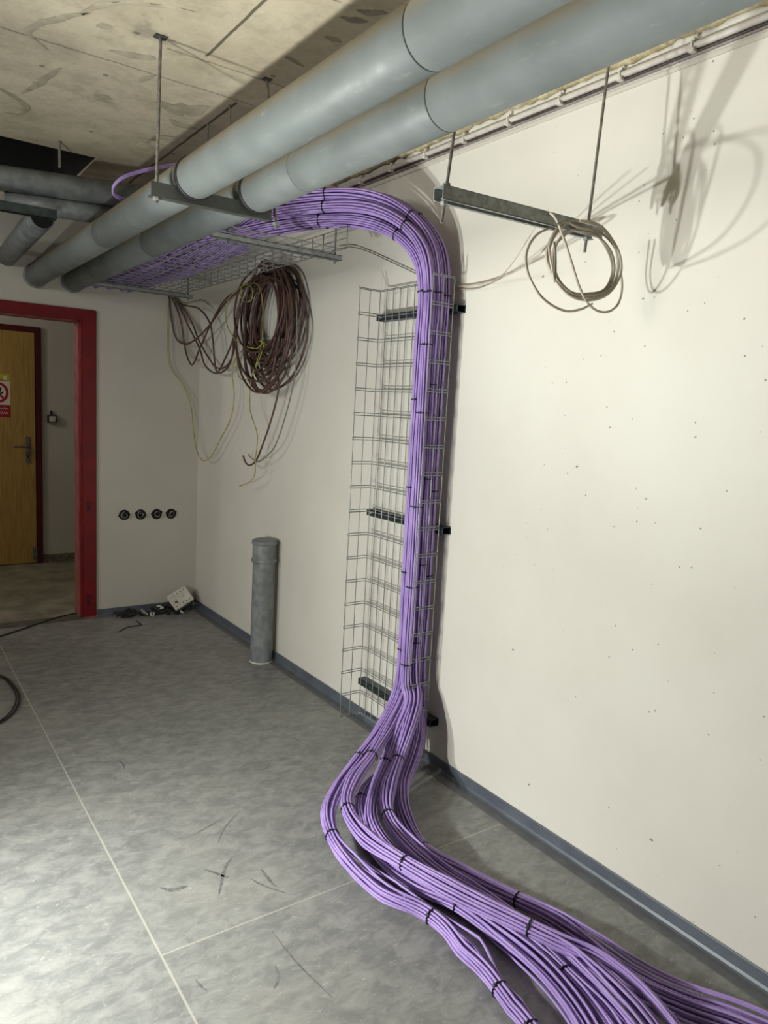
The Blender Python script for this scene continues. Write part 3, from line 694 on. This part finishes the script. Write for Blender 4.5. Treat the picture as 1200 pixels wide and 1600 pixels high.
mk('purple bundle dropping steeply from the tray bottom, left one of the tied pair',
   [(640, 1095, .33), (622, 1142, .23), (604, 1187, .14), (586, 1235, .085), (580, 1285, .045), (612, 1335, .028), (704, 1397, .026), (800, 1452, .026), (880, 1518, .026), (945, 1590, .026), (1010, 1700, .026)],
   1.806, 2.308, 1, -0.022, 1.42, [(604, 1187, .14), (705, 1397, .026), (880, 1518, .026)], 13, [0.48, 0.8, 1.14, 1.5, 1.78], spread=0.4, flare_after=at(704, 1397, 2, .026), flare=0.018)
mk('purple bundle dropping from the tray bottom, right one of the tied pair',
   [(650, 1095, .33), (638, 1142, .24), (623, 1185, .15), (607, 1232, .11), (606, 1272, .095), (636, 1318, .075), (694, 1368, .04), (780, 1420, .028), (860, 1478, .026), (925, 1540, .026), (1000, 1625, .026), (1060, 1700, .026)],
   1.848, 2.308, 0, -0.022, 1.50, [(623, 1185, .15), (606, 1272, .095), (800, 1434, .028)], 14, [0.57, 0.9, 1.25, 1.62], spread=0.55)
mk('shaded purple bundle nearest the wall, fanning out at the lower right corner',
   [(656, 1130, .20), (648, 1175, .13), (630, 1228, .05), (634, 1280, .03), (664, 1328, .028), (730, 1368, .028), (808, 1405, .030), (872, 1437, .032), (925, 1478, .028), (985, 1530, .026), (1060, 1568, .026), (1150, 1600, .026), (1260, 1650, .026)],
   1.886, 2.312, 0, 0.022, 1.55, [(664, 1328, .028), (808, 1405, .030)], 15, [0.5, 0.85, 1.2], spread=0.8, flare_after=at(872, 1437, 2, .03), flare=0.055)
mk('shaded purple bundle curling lowest in the middle of the floor pile, half hidden',
   [(652, 1140, .19), (640, 1180, .10), (600, 1208, .045), (568, 1240, .03), (566, 1290, .027), (600, 1345, .026), (652, 1384, .026), (712, 1412, .026), (770, 1452, .026), (845, 1515, .026), (905, 1590, .026), (960, 1700, .026)],
   1.888, 2.357, 1, 0.022, 1.46, [(568, 1250, .028), (712, 1412, .026)], 16, [0.55, 0.9, 1.3], spread=0.35, flare_after=at(712, 1412, 2, .026), flare=0.014)
# the loop of two purple cables poking out left of the pipes
for k, lab in ((0, 'upper strand of the purple cable loop poking out left of the big pipes'), (1, 'lower strand of the purple cable loop poking out left of the big pipes')):
    P = [at(x, y+k*3, 1, yy) for (x, y, yy) in ((300, 252, 3.2), (262, 258, 3.2), (225, 265, 3.2), (192, 276, 3.2), (177, 290, 3.22), (178, 302, 3.24), (196, 311, 3.26), (230, 318, 3.3))]
    tag(MB().tube(spline(P, 0.012), CD/2, 8).build('loose_purple_cable', M['purple']), lab, 'cable', 'loose purple cables')
# ------------------------------------------------------------------ brown cable coil hanging from the tray
rnd = random.Random(21)
P = []
for k in range(27):
    cy = 3.86 + rnd.uniform(-0.05, 0.05); ay = rnd.uniform(0.12, 0.36); top = rnd.uniform(2.20, 2.30); bot = rnd.uniform(1.62, 1.82) if k % 5 else rnd.uniform(1.57, 1.6)
    cz = (top+bot)/2; az = (top-bot)/2; x = 1.865 + rnd.uniform(-0.035, 0.06); ph = rnd.uniform(-.2, .2)
    for s_ in range(8):
        q = PI/2 + 2*PI*s_/8
        P.append(Vector((x+0.012*math.sin(q+ph), cy + ay*math.cos(q) + 0.012*rnd.uniform(-1, 1), cz + az*math.sin(q))))
bc = empty('cable_coil', (1.86, 3.86, 1.9)); tag(bc, 'thick coil of brown power cable hanging between the horizontal tray and the wall', 'cable coil')
per = 8*9
for i in range(0, len(P), per):
    seg = P[i:i+per+1]
    MB().tube(spline(seg, 0.025), 0.0064, 7).build('cable_strand', M['brown'], bc, recalc=False)
def hang(name, pts, r, mname, label, cat='cable', group=None, parent=None, n=7, step=0.015):
    P = [at(*p) for p in pts]
    P = [q if q.y < D-0.03 else at(pts[i][0], pts[i][1], 1, D-0.03) for i, q in enumerate(P)]
    o = MB().tube(spline(P, step), r, n).build(name, M[mname], parent)
    if parent is None: tag(o, label, cat, group)
    return o
X = 1.865
hang('tail_line', [(420, 560, 0, X), (434, 590, 0, X), (436, 605, 0, X), (424, 655, 0, X), (404, 712, 0, X), (398, 722, 0, X), (390, 727, 0, X), (384, 723, 0, X), (380, 712, 0, X)], 0.0055, 'brown', None, parent=bc)
hang('tail_line', [(463, 470, 0, X), (464, 530, 0, X), (460, 590, 0, X), (446, 650, 0, X), (430, 696, 0, X), (415, 714, 0, X), (402, 721, 0, X), (393, 716, 0, X), (388, 710, 0, X)], 0.0035, 'grey_wire', None, parent=bc)  # thin grey line down the right of the coil, hooked at its foot
# swags between tray end and coil
swag = [
 [(272, 464), (284, 475), (310, 482), (328, 505), (333, 535), (336, 570), (340, 582), (352, 560), (364, 530), (372, 480)],
 [(268, 462), (282, 500), (290, 548), (300, 570), (312, 545), (330, 505), (352, 468), (380, 450)],
 [(264, 462), (268, 500), (276, 530), (290, 538), (308, 528), (330, 505), (355, 470), (385, 446)],
 [(274, 464), (290, 500), (312, 545), (320, 570), (336, 583), (352, 578), (362, 560), (366, 520)],
 [(276, 466), (298, 500), (310, 530), (328, 562), (340, 575), (356, 570), (366, 545), (372, 500)],
]
for k, (pp, lab) in enumerate(zip(swag, ('brown cable swag from the tray end, arching highest before its drop to the coil', 'brown cable swag from the tray end dropping in a narrow V', 'brown cable swag from the tray end making the leftmost shallow loop',
      'brown cable swag from the tray end with the lowest wide belly', 'brown cable swag crossing the others straight down to the coil foot'))):
    n = len(pp); pts = [(x, y, 0, 1.845+0.012*k) for i, (x, y) in enumerate(pp)]
    hang('hanging_cable', pts, 0.0058, 'brown', lab, 'cable', 'brown cables looping from the tray end')
hang('earth_wire', [(264, 463, 0, 1.88), (262, 500, 0, 1.88), (263, 560, 0, 1.88), (270, 580, 0, 1.88), (285, 600, 0, 1.88), (298, 632, 0, 1.88), (302, 670, 0, 1.88), (308, 705, 0, 1.88), (318, 720, 0, 1.88), (332, 710, 0, 1.88), (345, 685, 0, 1.88), (360, 655, 0, 1.88), (366, 620, 0, 1.88), (363, 580, 0, 1.88), (372, 555, 0, 1.88), (395, 535, 0, 1.88), (410, 533, 0, 1.88)],
     0.0034, 'yg', 'long yellow-green earth wire drooping in a deep loop left of the brown coil', 'wire')
hang('earth_wire', [(392, 448, 0, 1.835), (382, 444, 0, 1.835), (375, 458, 0, 1.835), (382, 471, 0, 1.835), (393, 468, 0, 1.835), (395, 455, 0, 1.835), (388, 444, 0, 1.835), (372, 452, 0, 1.835), (355, 472, 0, 1.835), (354, 505, 0, 1.835), (370, 532, 0, 1.835), (400, 545, 0, 1.835), (413, 535, 0, 1.835), (404, 565, 0, 1.835), (393, 590, 0, 1.835), (391, 640, 0, 1.835), (402, 680, 0, 1.835), (399, 720, 0, 1.835), (398, 742, 0, 1.835), (390, 753, 0, 1.835), (374, 760, 0, 1.835)],
     0.0034, 'yg', 'yellow-green earth wire curling across the brown coil, its free end hanging lowest', 'wire')
hang('earth_wire', [(388, 443, 0, 1.84), (402, 444, 0, 1.84), (409, 462, 0, 1.84), (411, 500, 0, 1.84), (409, 535, 0, 1.84), (400, 570, 0, 1.84), (392, 588, 0, 1.84), (380, 594, 0, 1.84), (372, 585, 0, 1.84), (370, 560, 0, 1.84)],
     0.003, 'yg', 'yellow-green earth wire looping inside the brown coil from its top', 'wire')
hang('thin_wire', [(518, 392, 0, 1.90), (545, 386, 0, 1.93), (570, 391, 0, 1.945), (600, 404, 0, 1.945), (630, 418, 0, 1.945), (665, 434, 0, 1.945), (700, 448, 0, 1.945)],
     0.0024, 'grey_wire', 'thin grey cable sagging along the wall under the purple arch', 'wire')
# ------------------------------------------------------------------ off-white cable coil on the strut
wc = empty('cable_coil', (1.62, 1.47, 1.93)); tag(wc, 'off-white cable coil hanging from the galvanised strut in front of the bright wall', 'cable coil')
rnd = random.Random(3); P = []
base = [(905, 345), (940, 355), (965, 385), (970, 425), (955, 458), (925, 470), (893, 464), (866, 440), (855, 405), (862, 372), (882, 350)]
cx_, cy_ = 912, 410
for k in range(5):
    s_ = 1 - 0.05*k + rnd.uniform(-0.03, 0.03); dx, dy = rnd.uniform(-4, 4), rnd.uniform(-5, 5)
    for (x, y) in base:
        P.append(at_plane(cx_+(x-cx_)*s_+dx+rnd.uniform(-2, 2), cy_+(y-cy_)*s_+dy+rnd.uniform(-2, 2), (1.64, 1.440+0.006*k+rnd.uniform(-.004, .004), 1.93), (0.27, 1, 0)))
MB().tube(spline(P, 0.012), 0.0037, 8).build('cable_strand', M['white_cable'], wc)
hang('cable_strand', [(878, 352, 1, 1.50), (866, 338, 1, 1.47), (860, 333, 1, 1.445), (868, 340, 1, 1.43), (880, 370, 1, 1.425), (893, 410, 1, 1.425), (906, 450, 1, 1.425), (922, 478, 1, 1.43), (945, 488, 1, 1.44), (965, 476, 1, 1.45), (972, 445, 1, 1.46), (964, 400, 1, 1.465)], 0.0037, 'white_cable', None, parent=wc)
hang('cable_strand', [(872, 352, 1, 1.50), (840, 366, 1, 1.45), (823, 395, 1, 1.38), (826, 430, 1, 1.33), (846, 464, 1, 1.32), (880, 485, 1, 1.34), (905, 484, 1, 1.38), (925, 475, 1, 1.42)], 0.0034, 'white_cable', None, parent=wc)
hang('cable_strand', [(866, 378, 1, 1.455), (868, 400, 1, 1.45), (867, 440, 1, 1.45), (862, 415, 1, 1.45), (858, 385, 1, 1.455), (870, 360, 1, 1.46)], 0.0034, 'white_cable', None, parent=wc)
a0 = [(712, 447, 0, 1.945), (735, 446, 0, 1.942), (765, 440, 0, 1.925), (795, 428, 0, 1.88), (822, 414, 0, 1.80), (848, 392, 0, 1.72), (862, 375, 0, 1.835), (880, 360, 0, 1.62)]
hang('loose_end', a0, 0.0036, 'white_cable', None, parent=wc)
hang('loose_end', [(712, 452, 0, 1.945), (742, 452, 0, 1.94), (772, 440, 0, 1.90), (800, 412, 0, 1.80), (822, 378, 0, 1.70), (838, 352, 0, 1.62)], 0.0020, 'white_cable', None, parent=wc)
# ------------------------------------------------------------------ conduit and clips at the top of the right wall
cn = empty('conduit_run', (W-0.014, 2.0, H-0.068)); tag(cn, 'pale conduit clipped along the top of the right wall below the ceiling', 'conduit')
MB().tube([(W-0.013, YR+0.02, H-0.066), (W-0.013, 1.0, H-0.066), (W-0.013, D-0.02, H-0.066)], 0.0095, 14).build('conduit', M['conduit'], cn)
MB().tube([(W-0.006, YR+0.02, H-0.088), (W-0.006, 1.0, H-0.088), (W-0.006, D-0.02, H-0.088)], 0.0045, 8).build('cable', M['grey_strip'], cn)
MB().tube([(W-0.005, YR+0.02, H-0.079), (W-0.005, 1.0, H-0.079), (W-0.005, D-0.02, H-0.079)], 0.004, 8).build('shadow_line', M['dark_strip'], cn)  # dark strip stands in for the shadow line under the conduit
y = -0.35
first = None
while y < 4.9:
    mb = MB(); C = []
    for k in range(13):
        q = PI*0.15 + PI*1.5*k/12; C.append(Vector((W-0.013-0.0118*math.cos(q-PI*0.4), y, H-0.066+0.0118*math.sin(q-PI*0.4))))
    mb.tube(C, 0.0045, 6); mb.bbox(W-0.028, W, y-0.010, y+0.010, H-0.084, H-0.076, 0.001); mb.bbox(W-0.022, W, y-0.006, y+0.006, H-0.056, H-0.046, 0.001)
    mb.build('clip', M['white_plastic'], cn); y += 0.243
# ------------------------------------------------------------------ capped pipe standing at the wall
cp = empty('floor_pipe', (1.868, 3.80, 0)); tag(cp, 'capped grey plastic pipe standing upright on the floor against the white wall', 'pipe')
r = 0.064; o_ = (1.872, 3.80, 0)
MB().lathe([(0, 0), (0, r), (0.006, r+0.001), (0.62, r)], o_, (0, 0, 1), 48).build('pipe_body', M['pvc_old'], cp)
MB().lathe([(0.600, r), (0.604, r+0.009), (0.612, r+0.0115), (0.622, r+0.009), (0.626, r+0.003), (0.708, r+0.004), (0.712, r+0.002)], o_, (0, 0, 1), 48).build('socket', M['pvc_old'], cp)
MB().lathe([(0.706, r+0.003), (0.709, r+0.009), (0.724, r+0.009), (0.731, r+0.005), (0.735, r-0.004), (0.733, r-0.012), (0.735, 0)], o_, (0, 0, 1), 48).build('end_cap', M['pvc_old'], cp)
MB().lathe([(0.001, r+0.001), (0.004, r+0.006), (0.009, r+0.001)], o_, (0, 0, 1), 48).build('sealant_ring', M['white_plastic'], cp)
# ------------------------------------------------------------------ four flush sockets boxes in the back wall
labs = ('leftmost of four open flush socket boxes in the back wall', 'second from left of four open flush socket boxes in the back wall', 'third from left of four open flush socket boxes in the back wall', 'rightmost of four open flush socket boxes, nearest the room corner')
for k, (px_, lab) in enumerate(zip((194, 219.5, 244.5, 267), labs)):
    c = at(px_, 804.5-k*0.6, 1, D); rr = random.Random(50+k); rt_ = empty('socket_box', (c.x, D, c.z)); tag(rt_, lab, 'socket box', 'open socket boxes in the back wall')
    MB().lathe([(0, 0.030), (-0.0, 0.036), (-0.004, 0.036), (-0.004, 0.031), (0.0, 0.030)], (c.x, D-0.0005, c.z), (0, 1, 0), 28).build('rim', M['dark'], rt_)
    MB().lathe([(-0.001, 0.0), (-0.001, 0.031)], (c.x, D, c.z), (0, 1, 0), 28).build('cavity', M['dark'], rt_)
    for j in range(3):
        P = []; a = rr.uniform(0, 6)
        for s_ in range(9): P.append(Vector((c.x+0.022*math.cos(a+s_*0.7)*(1-0.05*s_), D-0.006-0.002*s_-0.004*j, c.z+0.024*math.sin(a+s_*0.7)*(1-0.06*s_))))
        MB().tube(spline(P, 0.004), 0.0034, 6).build('wire', M['white_cable'] if j == 0 else M['grey_wire'] if j == 1 else M['blackcable'], rt_)
    for sx in (-1, 1):
        ez = rr.uniform(-0.012, 0.016); MB().bbox(c.x+sx*0.034-0.006, c.x+sx*0.034+0.006, D-0.005, D, c.z+ez-0.007, c.z+ez+0.007, 0.002).build('box_ear', M['dark'], rt_)
# ------------------------------------------------------------------ rubbish heap in the corner
rnd = random.Random(77)
bx = empty('plastic_box', (1.80, 5.0, 0.06)); tag(bx, 'white plastic junction box tipped up on the scrap heap in the room corner', 'junction box')
R_ = Matrix.Translation((1.805, 4.985, 0.098)) @ Matrix.Rotation(math.radians(-28), 4, 'Y') @ Matrix.Rotation(math.radians(52), 4, 'X')
mb = MB(); mb.bbox(-0.075, 0.075, -0.062, 0.062, -0.02, 0.018, 0.005, mat=R_); mb.build('housing', M['white_plastic'], bx)
for i in range(5):
    for j in (-0.04, 0.0, 0.04):
        x = -0.055+0.027*i
        if j == 0 and i in (0, 4): continue
        mb = MB(); mb.bbox(x-0.006, x+0.004, j-0.003, j+0.003, 0.017, 0.0192, 0.0008, mat=R_); mb.build('knockout', M['bar'], bx)
def scrap(name, P, r, mname, label, cat, group=None):
    tag(MB().tube(spline(P, 0.012), r, 6).build(name, M[mname]), label, cat, group)
for k in range(48):
    x = rnd.uniform(1.40, 1.90); y = D-0.03-rnd.uniform(0.0, 0.13)*(0.45+0.75*(x-1.35)/0.6); z = 0.008+rnd.uniform(0, 0.075)*max(0, (x-1.36)/0.5)*(1 if k % 2 else 0.3)
    a = rnd.uniform(-0.5, 0.5); L = rnd.uniform(0.04, 0.1)
    P = [Vector((x+L*(t-0.5)*math.cos(a), min(D-0.012, y+L*(t-0.5)*math.sin(a)+0.01*math.sin(t*5+k)), max(0.005, z+0.012*math.sin(t*4+k)))) for t in (0, .33, .66, 1)]
    scrap('cable_offcut', P, 0.006, 'blackcable', 'black cable offcut in the scrap heap along the back wall skirting', 'cable offcut', 'black cable offcuts in the corner heap')
for k, (x, y, z, lab) in enumerate(((1.545, 4.99, 0.03, 'white plastic scrap standing leftmost on the corner heap'), (1.595, 4.955, 0.014, 'white plastic clip lying in front at the left of the corner heap'), (1.665, 5.03, 0.035, 'white plastic clip at the back middle of the corner heap'),
        (1.80, 4.93, 0.014, 'white plastic ring lying in front of the tipped box'), (1.895, 5.0, 0.05, 'white plastic clip beside the tipped box in the corner'))):
    rr = random.Random(k); R_ = Matrix.Translation((x, y, z)) @ Matrix.Rotation(rr.uniform(0, 6), 4, 'Z') @ Matrix.Rotation(rr.uniform(0.2, 0.9), 4, 'X')
    mb = MB()
    if k == 0: mb.add([R_ @ Vector(v) for v in ((-.03, -.002, -.025), (.03, -.002, -.025), (0, -.002, .03), (-.03, .002, -.025), (.03, .002, -.025), (0, .002, .03))], [(0, 1, 2), (3, 5, 4), (0, 3, 4, 1), (1, 4, 5, 2), (2, 5, 3, 0)])
    else:
        C = [R_ @ Vector((0.018*math.cos(q*PI/6), 0.014*math.sin(q*PI/6), 0)) for q in range(12)]
        mb.tube(C, 0.0055, 7, closed=True); mb.bbox(0.012, 0.034, -0.008, 0.008, -0.006, 0.006, 0.002, mat=R_)
    tag(mb.build('plastic_clip', M['white_plastic']), lab, 'plastic scrap')
P = [at(x, y, 2, 0.004) for x, y in ((186, 987), (196, 981), (208, 978), (221, 976), (215, 972), (213, 970))]
scrap('cable_offcut', P, 0.003, 'blackcable', 'bent black cable offcut lying alone on the floor before the heap', 'cable offcut')
# black cable along the floor at the left
P = [at(x, y, 2, 0.006) for x, y in ((124, 957), (100, 962), (70, 971), (40, 981), (10, 991), (-30, 1003), (-80, 1022))]
scrap('floor_cable', P, 0.005, 'blackcable', 'black cable on the floor running out of the doorway to the left', 'cable')
for k, lab in ((0, 'outer turn of the black cable loop at the left edge of the floor'), (1, 'inner turn of the black cable loop at the left edge of the floor')):
    P = [at(x-k*5, y, 2, 0.006+0.004*k) for x, y in ((-60, 1050), (-20, 1052), (6, 1058), (22, 1072), (30, 1088), (27, 1104), (14, 1120), (-6, 1132), (-50, 1150))]
    scrap('cable_loop', P, 0.005 if k == 0 else 0.004, 'blackcable', lab, 'cable', 'black cable loop on the floor')
